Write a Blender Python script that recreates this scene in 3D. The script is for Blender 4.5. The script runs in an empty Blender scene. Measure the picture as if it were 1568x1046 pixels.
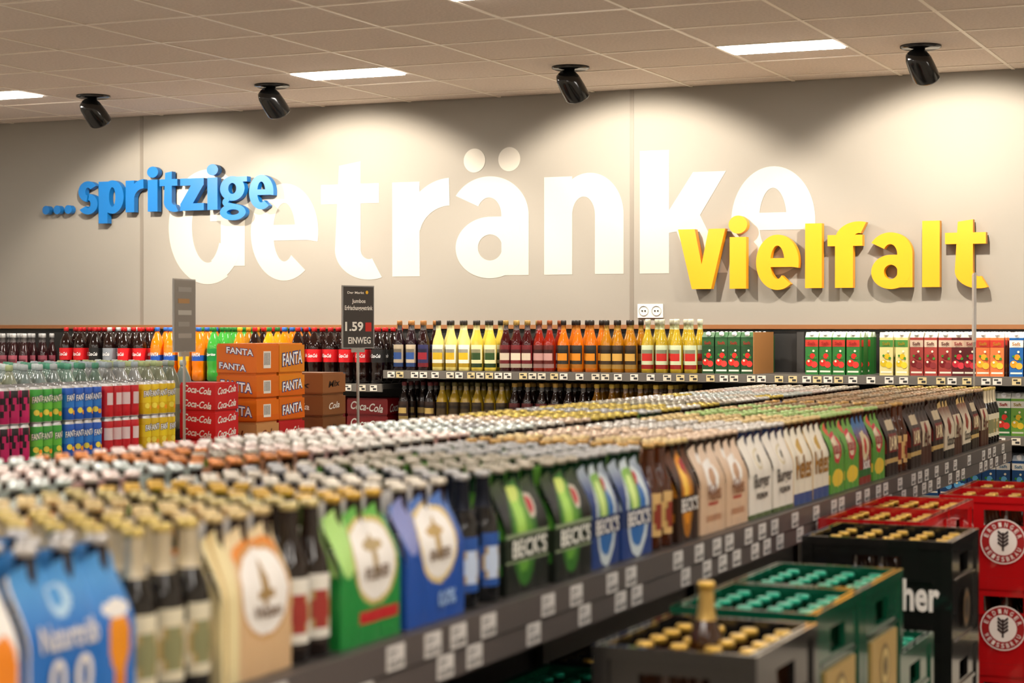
import bpy, math, random
import numpy as np
random.seed(7)
CZ = 1.70          # eye height of the photographer
WY = 10.30         # back wall
CEIL = 3.07

def H(s, k=1.0):
    r=[]
    for i in (0,2,4):
        c=int(s[i:i+2],16)/255
        c = c/12.92 if c<=0.04045 else ((c+0.055)/1.055)**2.4
        r.append(min(1,c*k))
    return tuple(r)

# ------------------------------------------------------------------ materials
def mat_attr(name, rough, metal=0, coat=0, spec=0.5):
    m=bpy.data.materials.new(name); m.use_nodes=True
    nt=m.node_tree; b=nt.nodes['Principled BSDF']
    a=nt.nodes.new('ShaderNodeAttribute'); a.attribute_name='Col'
    nt.links.new(a.outputs['Color'], b.inputs['Base Color'])
    b.inputs['Roughness'].default_value=rough
    b.inputs['Metallic'].default_value=metal
    b.inputs['Coat Weight'].default_value=coat
    b.inputs['Coat Roughness'].default_value=0.05
    b.inputs['Specular IOR Level'].default_value=spec
    return m
M_PAINT=mat_attr('printed_card',0.42)
M_GLOSS=mat_attr('glossy_glass_plastic',0.10,0,0.4)
M_METAL=mat_attr('cap_metal',0.28,0.65)
MATS=[M_PAINT,M_GLOSS,M_METAL]

def mat_plain(name,col,rough=0.5,metal=0,noise=None,bump=None):
    m=bpy.data.materials.new(name); m.use_nodes=True
    nt=m.node_tree; b=nt.nodes['Principled BSDF']
    b.inputs['Base Color'].default_value=(*col,1)
    b.inputs['Roughness'].default_value=rough
    b.inputs['Metallic'].default_value=metal
    if noise:
        sc,amt=noise
        tc=nt.nodes.new('ShaderNodeTexCoord'); n=nt.nodes.new('ShaderNodeTexNoise')
        n.inputs['Scale'].default_value=sc; n.inputs['Detail'].default_value=4
        nt.links.new(tc.outputs['Object'],n.inputs['Vector'])
        mx=nt.nodes.new('ShaderNodeMixRGB'); mx.inputs['Color1'].default_value=(*col,1)
        mx.inputs['Color2'].default_value=(*[c*(1-amt) for c in col],1)
        nt.links.new(n.outputs['Fac'],mx.inputs['Fac']); nt.links.new(mx.outputs['Color'],b.inputs['Base Color'])
        if bump:
            bp=nt.nodes.new('ShaderNodeBump'); bp.inputs['Strength'].default_value=bump; bp.inputs['Distance'].default_value=0.002
            nt.links.new(n.outputs['Fac'],bp.inputs['Height']); nt.links.new(bp.outputs['Normal'],b.inputs['Normal'])
    return m
def mat_emit(name,col,st):
    m=bpy.data.materials.new(name); m.use_nodes=True
    b=m.node_tree.nodes['Principled BSDF']
    b.inputs['Base Color'].default_value=(0.8,0.8,0.8,1)
    b.inputs['Emission Color'].default_value=(*col,1); b.inputs['Emission Strength'].default_value=st
    return m

# ------------------------------------------------------------------ geometry
class Geo:
    def __init__(s): s.v=[];s.l=[];s.t=[];s.c=[];s.m=[];s.s=[]
    def face(s,idx,col,mat=0,sm=False):
        s.l.extend(idx); s.t.append(len(idx)); s.c.append(col); s.m.append(mat); s.s.append(sm)
    def poly(s,pts,col,mat=0,sm=False):
        b=len(s.v); s.v.extend(pts); s.face(list(range(b,b+len(pts))),col,mat,sm)
    def box(s,x0,y0,z0,x1,y1,z1,col,mat=0):
        b=len(s.v)
        s.v += [(x0,y0,z0),(x1,y0,z0),(x1,y1,z0),(x0,y1,z0),(x0,y0,z1),(x1,y0,z1),(x1,y1,z1),(x0,y1,z1)]
        for f in ((0,3,2,1),(4,5,6,7),(0,1,5,4),(1,2,6,5),(2,3,7,6),(3,0,4,7)):
            s.face([b+i for i in f],col,mat)
    def freeze(s):
        s.V=np.array(s.v,dtype=np.float64).reshape(-1,3); s.L=np.array(s.l,dtype=np.int64); s.T=np.array(s.t,dtype=np.int64)
        s.C=np.array(s.c,dtype=np.float64).reshape(-1,3); s.M=np.array(s.m,dtype=np.int64); s.S=np.array(s.s,dtype=bool)
        return s
    def add(s,g,loc=(0,0,0),rz=0,sc=1.0,tint=1.0):
        b=len(s.v); c,si=math.cos(rz),math.sin(rz)
        for x,y,z in g.v: s.v.append((loc[0]+sc*(x*c-y*si),loc[1]+sc*(x*si+y*c),loc[2]+sc*z))
        s.l.extend([i+b for i in g.l]); s.t.extend(g.t); s.m.extend(g.m); s.s.extend(g.s)
        s.c.extend([tuple(min(1,k*tint) for k in q) for q in g.c] if tint!=1.0 else g.c)

class Big:
    def __init__(s): s.parts=[]; s.n=0
    def add(s,g,loc=(0,0,0),rz=0,sc=1.0,tint=1.0):
        if not hasattr(g,'V'): g.freeze()
        c,si=math.cos(rz),math.sin(rz)
        R=np.array([[c,-si,0],[si,c,0],[0,0,1]])
        scv=np.array(sc if isinstance(sc,(tuple,list)) else (sc,sc,sc))
        V=(g.V*scv)@R.T+np.array(loc)
        s.parts.append((V,g.L+s.n,g.T,np.clip(g.C*tint,0,1),g.M,g.S)); s.n+=len(V)
    def obj(s,name,mats=None,parent=None):
        V=np.concatenate([p[0] for p in s.parts]);L=np.concatenate([p[1] for p in s.parts]);T=np.concatenate([p[2] for p in s.parts])
        C=np.concatenate([p[3] for p in s.parts]);M=np.concatenate([p[4] for p in s.parts]);S=np.concatenate([p[5] for p in s.parts])
        ctr=(V.min(0)+V.max(0))/2; ctr[2]=V[:,2].min()
        V=V-ctr
        me=bpy.data.meshes.new(name)
        me.vertices.add(len(V)); me.vertices.foreach_set('co',V.ravel())
        me.loops.add(len(L)); me.loops.foreach_set('vertex_index',L.astype(np.int32))
        st=np.concatenate([[0],np.cumsum(T)[:-1]]).astype(np.int32)
        me.polygons.add(len(T)); me.polygons.foreach_set('loop_start',st)
        for m in (mats or MATS): me.materials.append(m)
        me.polygons.foreach_set('material_index',M.astype(np.int32))
        me.polygons.foreach_set('use_smooth',S)
        me.update(calc_edges=True)
        at=me.color_attributes.new('Col','FLOAT_COLOR','CORNER')
        cc=np.ones((len(L),4)); cc[:,:3]=np.repeat(C,T,axis=0)
        at.data.foreach_set('color',cc.ravel().astype(np.float32))
        o=bpy.data.objects.new(name,me); o.location=ctr
        bpy.context.scene.collection.objects.link(o)
        if parent: o.parent=parent
        return o
def mk(name,geo,mats=None):
    b=Big(); b.add(geo); return b.obj(name,mats)

def lathe(prof,cols,mats,seg=14,label=None,top=True):
    g=Geo(); n=len(prof)
    for r,z in prof:
        for i in range(seg):
            a=2*math.pi*(i)/seg; g.v.append((r*math.cos(a),r*math.sin(a),z))
    for k in range(n-1):
        for i in range(seg):
            j=(i+1)%seg; a=2*math.pi*(i+.5)/seg
            if a>math.pi: a-=2*math.pi
            c=cols[k]; m=mats[k]
            if label and label[0]<=k<label[1] and abs(a)<=label[2]:
                c2=label[3](a/label[2],(k-label[0]+.5)/(label[1]-label[0]))
                if c2: c=c2; m=0
            g.face([k*seg+i,k*seg+j,(k+1)*seg+j,(k+1)*seg+i],c,m,True)
    if top: g.face([(n-1)*seg+i for i in range(seg)],cols[-1],mats[-1])
    return g

_tc={}
def text_raw(s,bold=0.0):
    k=(s,bold)
    if k in _tc: return _tc[k]
    cu=bpy.data.curves.new('t','FONT'); cu.body=s; cu.size=1; cu.offset=bold; cu.resolution_u=3
    if bold>.04: cu.space_character=1.12
    ob=bpy.data.objects.new('t',cu); bpy.context.scene.collection.objects.link(ob)
    dg=bpy.context.evaluated_depsgraph_get(); me=ob.evaluated_get(dg).to_mesh()
    vs=[(v.co.x,v.co.y) for v in me.vertices]; fs=[list(p.vertices) for p in me.polygons]
    ob.evaluated_get(dg).to_mesh_clear(); bpy.data.objects.remove(ob); bpy.data.curves.remove(cu)
    x0=min(v[0] for v in vs);x1=max(v[0] for v in vs);y0=min(v[1] for v in vs);y1=max(v[1] for v in vs)
    vs=[(v[0]-(x0+x1)/2,v[1]-(y0+y1)/2) for v in vs]
    _tc[k]=(vs,fs,x1-x0,y1-y0); return _tc[k]
def text(g,s,w,h,fn,col,mat=0,bold=0.02,shear=0):
    vs,fs,tw,th=text_raw(s,bold); b=len(g.v)
    for x,y in vs: g.v.append(fn(x*w/tw+shear*y*h/th,y*h/th))
    for f in fs: g.face([b+i for i in f],col,mat)
WHT=H('ffffff')
def logo_text(g,s,w,h,fn,colA,colB):
    """outlined lettering: dark outline beneath light letters. fn(a,b,e) e=offset from the surface"""
    text(g,s,w*1.04,h*1.18,lambda a,b:fn(a,b,.0008),colB,0,.085)
    text(g,s,w,h,lambda a,b:fn(a,b,.0018),colA,0,.02)

# ------------------------------------------------------------------ room shell
def slab(name,x0,y0,z0,x1,y1,z1,mat):
    g=Geo(); g.box(x0,y0,z0,x1,y1,z1,(1,1,1)); return mk(name,g,[mat,mat,mat])
XL,XR,YB=-11.0,3.2,-3.5
wallmat=mat_plain('painted_wall_taupe',H('8d877e'),0.8,noise=(3,0.05))
ceilm=mat_plain('mineral_ceiling_tile',H('eadbce'),0.9,noise=(70,0.36),bump=0.8)
floorm=mat_plain('floor_tile',H('c4bbae'),0.35,noise=(2,0.1))
sidem=mat_plain('painted_wall_light',H('d8d0c2'),0.8,noise=(3,0.05))
slab('floor',XL,YB,-0.1,XR,WY,0,floorm)
slab('ceiling',XL,YB,CEIL,XR,WY,CEIL+.1,ceilm)
slab('wall_back',XL,WY,0,XR,WY+.15,CEIL,wallmat)
slab('wall_left',XL-.15,YB,0,XL,WY,CEIL,sidem)
slab('wall_right',XR,YB,0,XR+.15,WY,CEIL,sidem)
slab('wall_front',XL,YB-.15,0,XR,YB,CEIL,sidem)
g=Geo()
for x in (-7.24,-3.84,-.44): 
    g.box(x-.012,WY-.0025,1.7,x+.012,WY,CEIL,H('7a7268'))
mk('trim_1',g)
g=Geo(); g.box(XL,WY-.05,CZ-.014,XR,WY,CZ+.010,H('8a5a34')); mk('trim_2',g)
g=Geo()
x=-2.88-.6*13
while x<XR: g.box(x-.009,YB,CEIL-.004,x+.009,WY,CEIL,H('f0e6d8')); x+=.6
y=8.87-.6*20
while y<WY: g.box(XL,y-.009,CEIL-.0045,XR,y+.009,CEIL,H('f0e6d8')); y+=.6
mk('ceiling_grid',g)
pm=mat_emit('led_panel',(1,.945,.875),42)
g=Geo()
rows=[(8.87,-5.3),(6.88,-3.48),(4.67,-5.3),(2.57,-3.48),(0.47,-5.3),(-1.63,-3.48)]
for yy,xs in rows:
    for k in (-3,-2,-1,0,1,2,3):
        x0=xs+2.42*k
        if x0<XL+.1 or x0+.6>XR: continue
        if yy==6.88 and k%2: continue
        g.box(x0+.02,yy+.02,CEIL-.008,x0+.58,yy+.28,CEIL-.002,(1,1,1))
mk('ceiling_light_panel',g,[pm]*3)

# ------------------------------------------------------------------ spotlights
blk=mat_plain('black_gloss',(.008,.008,.008),0.16)
for i,x in enumerate((-6.86,-5.63,-3.80,-1.955,-.1)):
    y=9.27; g=Geo()
    g.add(lathe([(0.0,-.016),(.085,-.016),(.10,-.010),(.10,0)],[(1,1,1)]*3,[0]*3,28),(0,0,0))
    g.add(lathe([(.022,-.06),(.022,-.016)],[(1,1,1)],[0],12))
    b=lathe([(.0,.075),(.030,.073),(.052,.058),(.062,.03),(.066,-.02),(.067,-.075),(.064,-.082),(.058,-.078),(.05,-.05),(.0,-.04)],[(1,1,1)]*9,[0]*9,28,top=False)
    t=math.radians(38)
    nb=Geo(); nb.l=b.l;nb.t=b.t;nb.c=b.c;nb.m=b.m;nb.s=b.s
    nb.v=[(px-.22*pz,py*math.cos(t)-pz*math.sin(t),py*math.sin(t)+pz*math.cos(t)-.092) for px,py,pz in b.v]
    g.add(nb)
    o=mk('ceiling_spotlight',g,[blk]*3)
    dz=CEIL-(o.location.z+ max(v.co.z for v in o.data.vertices)); 
    o.location=(x+o.location.x,y+ (o.location.y),o.location.z+dz)
    L=bpy.data.lights.new('spot_lamp','SPOT'); L.energy=(115 if i==0 else 155); L.color=(1,.905,.76); L.spot_size=math.radians(114); L.spot_blend=.34; L.shadow_soft_size=.03
    lo=bpy.data.objects.new('spot_lamp',L); bpy.context.scene.collection.objects.link(lo)
    lo.location=(x+.02,y+.075,CEIL-.092-.095)
    lo.rotation_euler=(math.radians(44),0,0)

# ------------------------------------------------------------------ wall lettering
class Let:
    def __init__(s): s.q=[]
    def rect(s,x0,y0,x1,y1): s.q.append(('p',[(x0,y0),(x1,y0),(x1,y1),(x0,y1)]))
    def poly(s,p): s.q.append(('p',p))
    def ring(s,cx,cy,rx,ry,ix,iy,a0=0,a1=360,icx=None,icy=None):
        icx=cx if icx is None else icx; icy=cy if icy is None else icy
        n=max(8,int((a1-a0)/5)); o=[];i_=[]
        for k in range(n+1):
            a=math.radians(a0+(a1-a0)*k/n)
            o.append((cx+rx*math.cos(a),cy+ry*math.sin(a))); i_.append((icx+ix*math.cos(a),icy+iy*math.sin(a)))
        s.q.append(('r',o,i_))
    def disc(s,cx,cy,r):
        s.q.append(('p',[(cx+r*math.cos(2*math.pi*k/32),cy+r*math.sin(2*math.pi*k/32)) for k in range(32)]))
S=.31
def glyph(ch):
    L=Let(); A=1.23
    if ch=='e':
        w=.85; L.ring(w/2,.5,w/2,.53,w/2-.285,.32,-12,308); L.rect(.2,.41,w-.01,.58)
    elif ch=='G':
        w=1.0; L.ring(.52,.58,.52,.64,.21,.40,48,300); L.rect(w-.31,.14,w,.80); L.rect(.55,.64,w,.80); L.ring(.50,.58,.50,.64,.19,.40,290,333)
    elif ch=='t':
        w=.72; L.poly([(.17,.3),(.17+S,.3),(.17+S,1.24),(.22,1.2)]); L.rect(0,.79,w-.02,1.0); L.ring(.17+S+.10,.30,S+.10,.33,.10,.11,180,292)
    elif ch=='r':
        w=.68; L.rect(0,0,S,1); L.ring(w-.02,.42,w-.02-S*.35,.61,w-.02-S,.32,92,168)
    elif ch in 'aä':
        w=.84; L.rect(w-S,0,w,.62); L.ring(w*.46,.62,w*.54,.41,w*.54-S,.19,0,148,)
        L.ring(.40,.29,.40,.32,.14,.135); L.rect(.38,.43,w-.1,.61)
        if ch=='ä': L.disc(.22,1.20,.125); L.disc(.62,1.20,.125)
    elif ch=='n':
        w=.87; L.rect(0,0,S,1); L.rect(w-S,0,w,.62); L.ring((S*.4+w)/2,.6,(w-S*.4)/2,.43,(w-2*S)/2,.19,0,172,icx=w/2)
    elif ch=='k':
        w=.92; L.rect(0,0,S,A); L.poly([(S-.02,.40),(S+.24,.44),(w-.02,1.0),(w-.36,1.0),(S-.02,.60)]); L.poly([(S+.02,.56),(S+.28,.66),(w+.0,0),(w-.36,0)])
    elif ch=='s':
        w=.72; L.ring(w/2,.70,w/2-.01,.33,.10,.125,32,262); L.ring(w/2,.30,w/2,.33,.10,.125,-148,82)
    elif ch=='p':
        w=.88; L.rect(0,-.33,S,1); L.ring(w/2+.04,.5,w/2-.04,.53,w/2-.04-S+.02,.31)
    elif ch=='i':
        w=.33; L.rect(.01,0,S+.01,1); L.disc(.165,1.24,.175)
    elif ch=='z':
        w=.72; L.rect(0,.78,w,1); L.rect(0,0,w,.22); L.poly([(0,.2),(.38,.2),(w,.8),(w-.38,.8)])
    elif ch=='g':
        w=.88; L.ring(.40,.64,.40,.38,.13,.17); L.rect(.5,.84,w,1.0); L.ring(.42,-.09,.42,.25,.20,.085); L.ring(.30,.22,.22,.16,.03,.03,90,270); L.poly([(.2,.08),(.5,.02),(.5,.16),(.2,.22)])
    elif ch=='V':
        w=.98; h=1.17; L.poly([(0,h),(.35,h),(w/2+.10,0),(w/2-.20,0)]); L.poly([(w-.34,h),(w,h),(w/2+.20,0),(w/2-.10,0)])
    elif ch=='l':
        w=.31; L.rect(0,0,S,A)
    elif ch=='f':
        w=.66; L.rect(.13,0,.13+S,.92); L.rect(0,.79,w-.06,1.0); L.ring(.13+S+.10,.90,S+.10,.35,.10,.13,72,180)
    return L,w
def word(s,places,xh,base,yb,th,eps=.0004):
    """places: (left edge, width) in metres along the wall for each letter"""
    g=Geo(); c=(1,1,1)
    for ch,(x,wd) in zip(s,places):
        L,w=glyph(ch); sx=wd/w
        T=lambda p:(x+p[0]*sx, base+p[1]*xh)
        for qi,q in enumerate(L.q):
            yf=yb-th-qi*eps            # every stroke sits a hair proud of the previous one
            if q[0]=='p':
                P=[T(p) for p in q[1]]
                g.poly([(a,yf,b) for a,b in P],c)
                for k in range(len(P)):
                    a,b=P[k],P[(k+1)%len(P)]
                    g.poly([(a[0],yf,a[1]),(b[0],yf,b[1]),(b[0],yb,b[1]),(a[0],yb,a[1])],c)
            else:
                O=[T(p) for p in q[1]]; I=[T(p) for p in q[2]]
                for k in range(len(O)-1):
                    g.poly([(O[k][0],yf,O[k][1]),(O[k+1][0],yf,O[k+1][1]),(I[k+1][0],yf,I[k+1][1]),(I[k][0],yf,I[k][1])],c)
                    for Q in (O,I): g.poly([(Q[k][0],yf,Q[k][1]),(Q[k+1][0],yf,Q[k+1][1]),(Q[k+1][0],yb,Q[k+1][1]),(Q[k][0],yb,Q[k][1])],c)
                for k in (0,-1): g.poly([(O[k][0],yf,O[k][1]),(I[k][0],yf,I[k][1]),(I[k][0],yb,I[k][1]),(O[k][0],yb,O[k][1])],c)
    return g
wm=mat_plain('white_wall_lettering',H('b7b1a6'),0.7)
bm=mat_plain('blue_lettering',H('0464a8'),0.45)
ym=mat_plain('yellow_lettering',H('d89400'),0.45)
mk('white_wall_lettering',word('Getränke',[(-7.03,.575),(-6.41,.49),(-5.90,.42),(-5.40,.41),(-4.97,.48),(-4.39,.50),(-3.79,.53),(-3.24,.485)],.575,CZ+.305,WY-.0005,.0015,.0002),[wm]*3)
g=word('spritzige',[(-7.698,.155),(-7.535,.198),(-7.322,.147),(-7.152,.080),(-7.058,.140),(-6.900,.178),(-6.697,.080),(-6.600,.200),(-6.385,.179)],.205,CZ+.742,WY-.018,.045)
for x in (-7.96,-7.87,-7.78):
    P=[(x+.029*math.cos(k*math.pi/8),CZ+.772+.029*math.sin(k*math.pi/8)) for k in range(16)]
    g.poly([(a,WY-.063,b) for a,b in P],(1,1,1))
    for k in range(16):
        a,b=P[k],P[(k+1)%16]; g.poly([(a[0],WY-.063,a[1]),(b[0],WY-.063,b[1]),(b[0],WY-.018,b[1]),(a[0],WY-.018,a[1])],(1,1,1))
mk('blue_sign_lettering',g,[bm]*3)
mk('yellow_sign_lettering',word('Vielfalt',[(-3.535,.280),(-3.232,.102),(-3.075,.245),(-2.794,.094),(-2.668,.213),(-2.425,.225),(-2.148,.094),(-2.026,.222)],.29,CZ+.212,WY-.018,.05),[ym]*3)
g=Geo(); wc=H('d8d6d0')
g.box(-3.80,WY-.012,CZ+.05,-3.645,WY,CZ+.13,wc,1)
for xx in (-3.762,-3.684):
    c=lathe([(.030,0),(.028,.004),(.026,-.002),(0,-.002)],[H('a8a6a0'),H('8a8680'),H('8a8680')],[1,1,1],20,top=False)
    n=Geo(); n.l=c.l;n.t=c.t;n.c=c.c;n.m=c.m;n.s=c.s; n.v=[(a+xx,WY-.0135-z,b+CZ+.09) for a,b,z in c.v]; g.add(n)
    for dx in (-.009,.009): g.box(xx+dx-.004,WY-.0155,CZ+.086,xx+dx+.004,WY-.0125,CZ+.094,(.01,.01,.01))
mk('wall_socket',g)

# ------------------------------------------------------------------ bottles
def longneck(glass,label,cap,foil=None,h=.245,seg=14,logo=None,gm=1):
    k=h/.245
    prof=[(.027,0),(.031,.004),(.031,.030),(.031,.045),(.031,.06),(.031,.075),(.031,.09),(.031,.105),(.031,.13),(.027,.155),(.018,.178),(.0145,.20),(.0135,.228),(.0135,.233),(.0155,.234),(.0155,.241),(.0135,.245)]
    prof=[(r*min(1.15,k),z*k) for r,z in prof]
    f=foil or glass
    cols=[glass]*10+[f]*3+[cap]*3; mats=[gm]*13+[2]*3; mats[10:13]=[2 if foil else 1]*3
    def lf(a,t):
        r2=(a/.8)**2+((t-.5)/.5)**2
        if logo and r2<.35: return logo
        if logo and r2<.5: return H('b89a58')
        if r2>1.25: return None
        return label
    return lathe(prof,cols,mats,seg,(2,8,1.45,lf) if label else None)
def neck(glass,cap,seg=10):
    prof=[(.026,.158),(.018,.178),(.0145,.20),(.0135,.233),(.0158,.234),(.0158,.241),(.0135,.245)]
    return lathe(prof,[glass]*3+[cap]*3,[1]*3+[2]*3,seg)
def juice(liq,label,cap,label2=None,h=.29,seg=20,nk=None):
    prof=[(.030,0),(.036,.005),(.036,.022),(.036,.045),(.036,.065),(.036,.085),(.036,.105),(.036,.125),(.0355,.15),(.031,.175),(.0305,.178),(.020,.208),(.0145,.235),(.0130,.262),(.0155,.263),(.0155,.284),(.014,.29)]
    k=h/.29; prof=[(r,z*k) for r,z in prof]
    l2=label2 or label
    nk=nk or tuple(c*.6+.12 for c in liq)
    def lf(a,t):
        if t<.15: return tuple(c*.5 for c in l2)
        if .3<t<.62 and abs(a)<.62: return l2
        if .62<t<.8 and abs(a)<.8: return tuple(c*.35 for c in label)
        return label
    cols=[liq]*12+[nk]+[cap]*3
    mats=[1]*13+[0]*3
    return lathe(prof,cols,mats,seg,(2,8,1.3,lf))
def pet(liq,label,cap,h=.33,r=.044,ltxt=None,seg=16,l2=None):
    prof=[(.7*r,0),(r,.012),(r,.06),(.93*r,.075),(r,.10),(r,.125),(r,.16),(r,.2),(.97*r,.215),(.8*r,.25),(.45*r,.285),(.3*r,.30),(.3*r,.305),(.36*r,.306),(.36*r,.326),(.3*r,.33)]
    prof=[(a,z*h/.33) for a,z in prof]
    cols=[liq]*5+[label,l2 or label]+[liq]*5+[cap]*3
    g=lathe(prof,cols,[1]*5+[0]*2+[1]*5+[0]*3,seg)
    if ltxt: text(g,ltxt,.062*r/.044,.022,lambda a,b:((r+.001)*math.cos(a/r),(r+.001)*math.sin(a/r),.163*h/.33+b),H('ffffff'),0,.02,.3)
    return g
def can(c1,c2=None,txt=None,tcol=None,h=.145,r=.029,seg=16,fn=None,out=None):
    prof=[(r*.8,0),(r,.006),(r,.03),(r,.055),(r,.08),(r,.105),(r,h-.012),(r*.86,h-.003),(r*.86,h),(r*.8,h-.004)]
    c2=c2 or c1; al=H('c8c8c8')
    g=lathe(prof,[al,c1,c1,c2,c2,c1,al,al,al],[2,0,0,0,0,0,2,2,2],seg,(1,6,3.2,fn) if fn else None)
    if txt:
        logo_text(g,txt,.050,.024,lambda a,b,e:((r+e)*math.cos(a/r),(r+e)*math.sin(a/r),h*.66+b+a*.18),tcol or WHT,out or H('16307a'))
        for k,(aa,zz,rr) in enumerate(((-.009,.042,.012),(.011,.034,.010))):
            g.poly([((r+.0008)*math.cos((aa+rr*math.cos(q*.63))/r),(r+.0008)*math.sin((aa+rr*math.cos(q*.63))/r),zz+rr*math.sin(q*.63)) for q in range(10)],H('f8a020') if k else H('f4e050'))
    return g
def carton(base,art,top,w=.068,d=.065,h=.215,cap=None,txtc=None,slant=False):
    g=Geo(); hb=h*.88
    g.box(-d,-w/2,0,0,w/2,hb,base)
    b=len(g.v); g.v+=[(0,-w/2,hb),(0,w/2,hb),(-d,w/2,hb),(-d,-w/2,hb),(-d*.4,-w/2,h),(-d*.4,w/2,h),(-d*.6,w/2,h),(-d*.6,-w/2,h)]
    for f in ((0,1,5,4),(2,3,7,6),(4,5,6,7),(1,2,6,5),(3,0,4,7)): g.face([b+i for i in f],top)
    e=.0006
    g.poly([(e,-w/2,h*.66),(e,w/2,h*.66),(e,w/2,h*.82),(e,-w/2,h*.82)],txtc or H('f5f0e6'))
    dk_=tuple(c*.45 for c in art)
    g.poly([(e,-w*.42,h*.06),(e,w*.42,h*.06),(e,w*.42,h*.10),(e,-w*.42,h*.10)],H('f0ecd8'))
    for (cy,cz,rr,c) in ((-.012,h*.28,.019,art),(.014,h*.24,.017,tuple(min(1,q*1.25+.02) for q in art)),(.004,h*.44,.015,art),(-.016,h*.32,.006,H('f8f0d0')),(.018,h*.40,.007,H('3c8a2c')),(-.014,h*.46,.006,H('3c8a2c')),(.010,h*.56,.006,H('f4ecd0'))):
        e+=.0004
        g.poly([(e,cy+rr*math.cos(k*.52),cz+rr*math.sin(k*.52)) for k in range(12)],c)
    text(g,'Saft',w*.6,h*.075,lambda a,b:(.004,a,h*.74+b),dk_,0,.02)
    cp=lathe([(.013,0),(.013,.014),(.011,.016)],[cap or H('f0f0f0')]*2,[0]*2,12)
    n=Geo();n.l=cp.l;n.t=cp.t;n.c=cp.c;n.m=cp.m;n.s=cp.s;n.v=[(x*.7+z*.7-d*.2,y,h*.93+z*.7-x*.7) for x,y,z in cp.v]; g.add(n)
    return g

# ------------------------------------------------------------------ wall shelving
g=Geo(); dk=H('232221'); sh=H('55524e')
g.box(XL,WY-.03,0,XR,WY,CZ-.02,dk)
def shelf_board(g,x0,x1,z,labels=True):
    g.box(x0,9.74,z-.03,x1,WY-.03,z,sh)
    g.box(x0,9.725,z-.045,x1,9.74,z+.002,H('6b665f'))
    if labels:
        x=x0+.03
        while x<x1-.06:
            w=.045; g.box(x,9.722,z-.04,x+w,9.725,z-.006,random.choice([H('efe9dc'),H('e9dfc8'),H('efe9dc'),H('e3cf9a')]))
            g.box(x+.006,9.7212,z-.018,x+w*.6,9.7222,z-.011,H('333333'))
            g.box(x+.02,9.7212,z-.034,x+w*.9,9.7222,z-.023,H('333333'))
            x+=w+random.choice([.012,.03,.05])
XS=-5.16
levels=[CZ-.255,CZ-.555,CZ-.87,CZ-1.2,.15]
for z in levels: shelf_board(g,XS,XR-.05,z)
for z in [CZ-.335,CZ-.72,CZ-1.1,.15]: shelf_board(g,XL+.05,XS-.01,z)
for x in (-10.2,-8.95,-7.70,-6.43,XS-.005,-3.91,-2.82,-1.40,-.1,1.1): g.box(x-.02,WY-.07,0,x+.02,WY-.03,CZ-.03,H('3a3836'))
g.box(XL,9.78,0,XR-.05,WY-.03,.10,dk)
mk('shelving_unit',g)

def row(name,geos,x0,x1,pitch,z,rows=4,yf=9.80,yp=.08,miss=.04,stag=0):
    B=Big(); 
    n=max(1,round((x1-x0)/pitch)); pitch=(x1-x0)/n
    for i in range(n):
        x=x0+pitch*(i+.5)
        ge=geos[int(i*len(geos)/n)%len(geos)] if isinstance(geos,list) else geos
        for r in range(rows):
            if r==0 and random.random()<miss: continue
            B.add(ge,(x+stag*(r%2)+random.uniform(-.003,.003),yf+r*yp+random.uniform(-.003,.003),z),-math.pi/2+random.uniform(-.2,.2),1,random.uniform(.80,1.08)*(1 if r==0 else .8))  # rows behind the front one get a darker tint, painted-in shelf shade
    return B.obj(name)
Z1=CZ-.255; ZL=CZ-.335
red=H('d4121c'); wht=H('f3efe6')
cola=pet(H('1a0806'),red,H('c01018'),ltxt='Coca-Cola'); colaz=pet(H('120505'),H('181818'),H('c01018'),ltxt='Coca-Cola')
colag=pet(H('1a0806'),H('8a9098'),H('c8c8c8'),ltxt='Coca-Cola')
orange_p=pet(H('f07c08'),H('1d56b8'),H('2a67c0'),ltxt='FANTA',l2=H('f4821a'))
lemon_p=pet(H('f2a010'),H('f4b81a'),H('1f7a38'),ltxt='FANTA')
green_p=pet(H('3fa03a'),H('118a3c'),H('1b7c30'),ltxt='Sprite')
amber_p=pet(H('b87812'),H('2a8a3a'),H('e8a010'))
row('plum_soda_bottle_row',juice(H('2a0c10'),H('9a4a58'),H('cfcfcf'),h=.29),-8.6,-7.66,.085,ZL,rows=3)
row('cola_bottle_row',[cola,cola,colaz,colag,cola,cola],-7.52,-6.85,.104,ZL,yp=.095)
row('orange_soda_bottle_row',[orange_p,orange_p,lemon_p,orange_p],-6.83,-6.42,.098,ZL,yp=.095)
row('green_soda_bottle_row',[green_p,green_p,amber_p],-6.41,-6.13,.095,ZL,yp=.095)
row('mixed_soda_bottle_row',[cola,lemon_p,orange_p,cola],-6.12,-5.72,.098,ZL,yp=.095)
row('cola_bottle_row',[cola,cola,colaz],-5.71,-5.18,.1,ZL,yp=.095,miss=0)
J=.0815; dcap=H('2a2420'); JK=dict(rows=2,yp=.10,stag=.02)
row('berry_juice_bottle_row',juice(H('1c0a12'),H('b8a890'),H('a8703a'),H('2c4f8e')),-5.13,-4.97,J,Z1,**JK)
row('berry_juice_bottle_row',juice(H('22080a'),H('2a2a5a'),H('a8703a'),H('a02030')),-4.97,-4.89,J,Z1,**JK)
row('lemonade_bottle_row',juice(H('ddcc78'),H('e8e4d2'),dcap,H('d8b020'),nk=H('dcd4a4')),-4.88,-4.63,J,Z1,**JK)
row('lemonade_bottle_row',juice(H('ccb440'),H('e0d8a8'),dcap,H('2d4a20'),nk=H('d0c890')),-4.63,-4.47,J,Z1,**JK)
row('cherry_juice_bottle_row',juice(H('3a0608'),H('6a181c'),H('a08040'),H('d8c8b0')),-4.45,-4.24,J,Z1,**JK)
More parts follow.
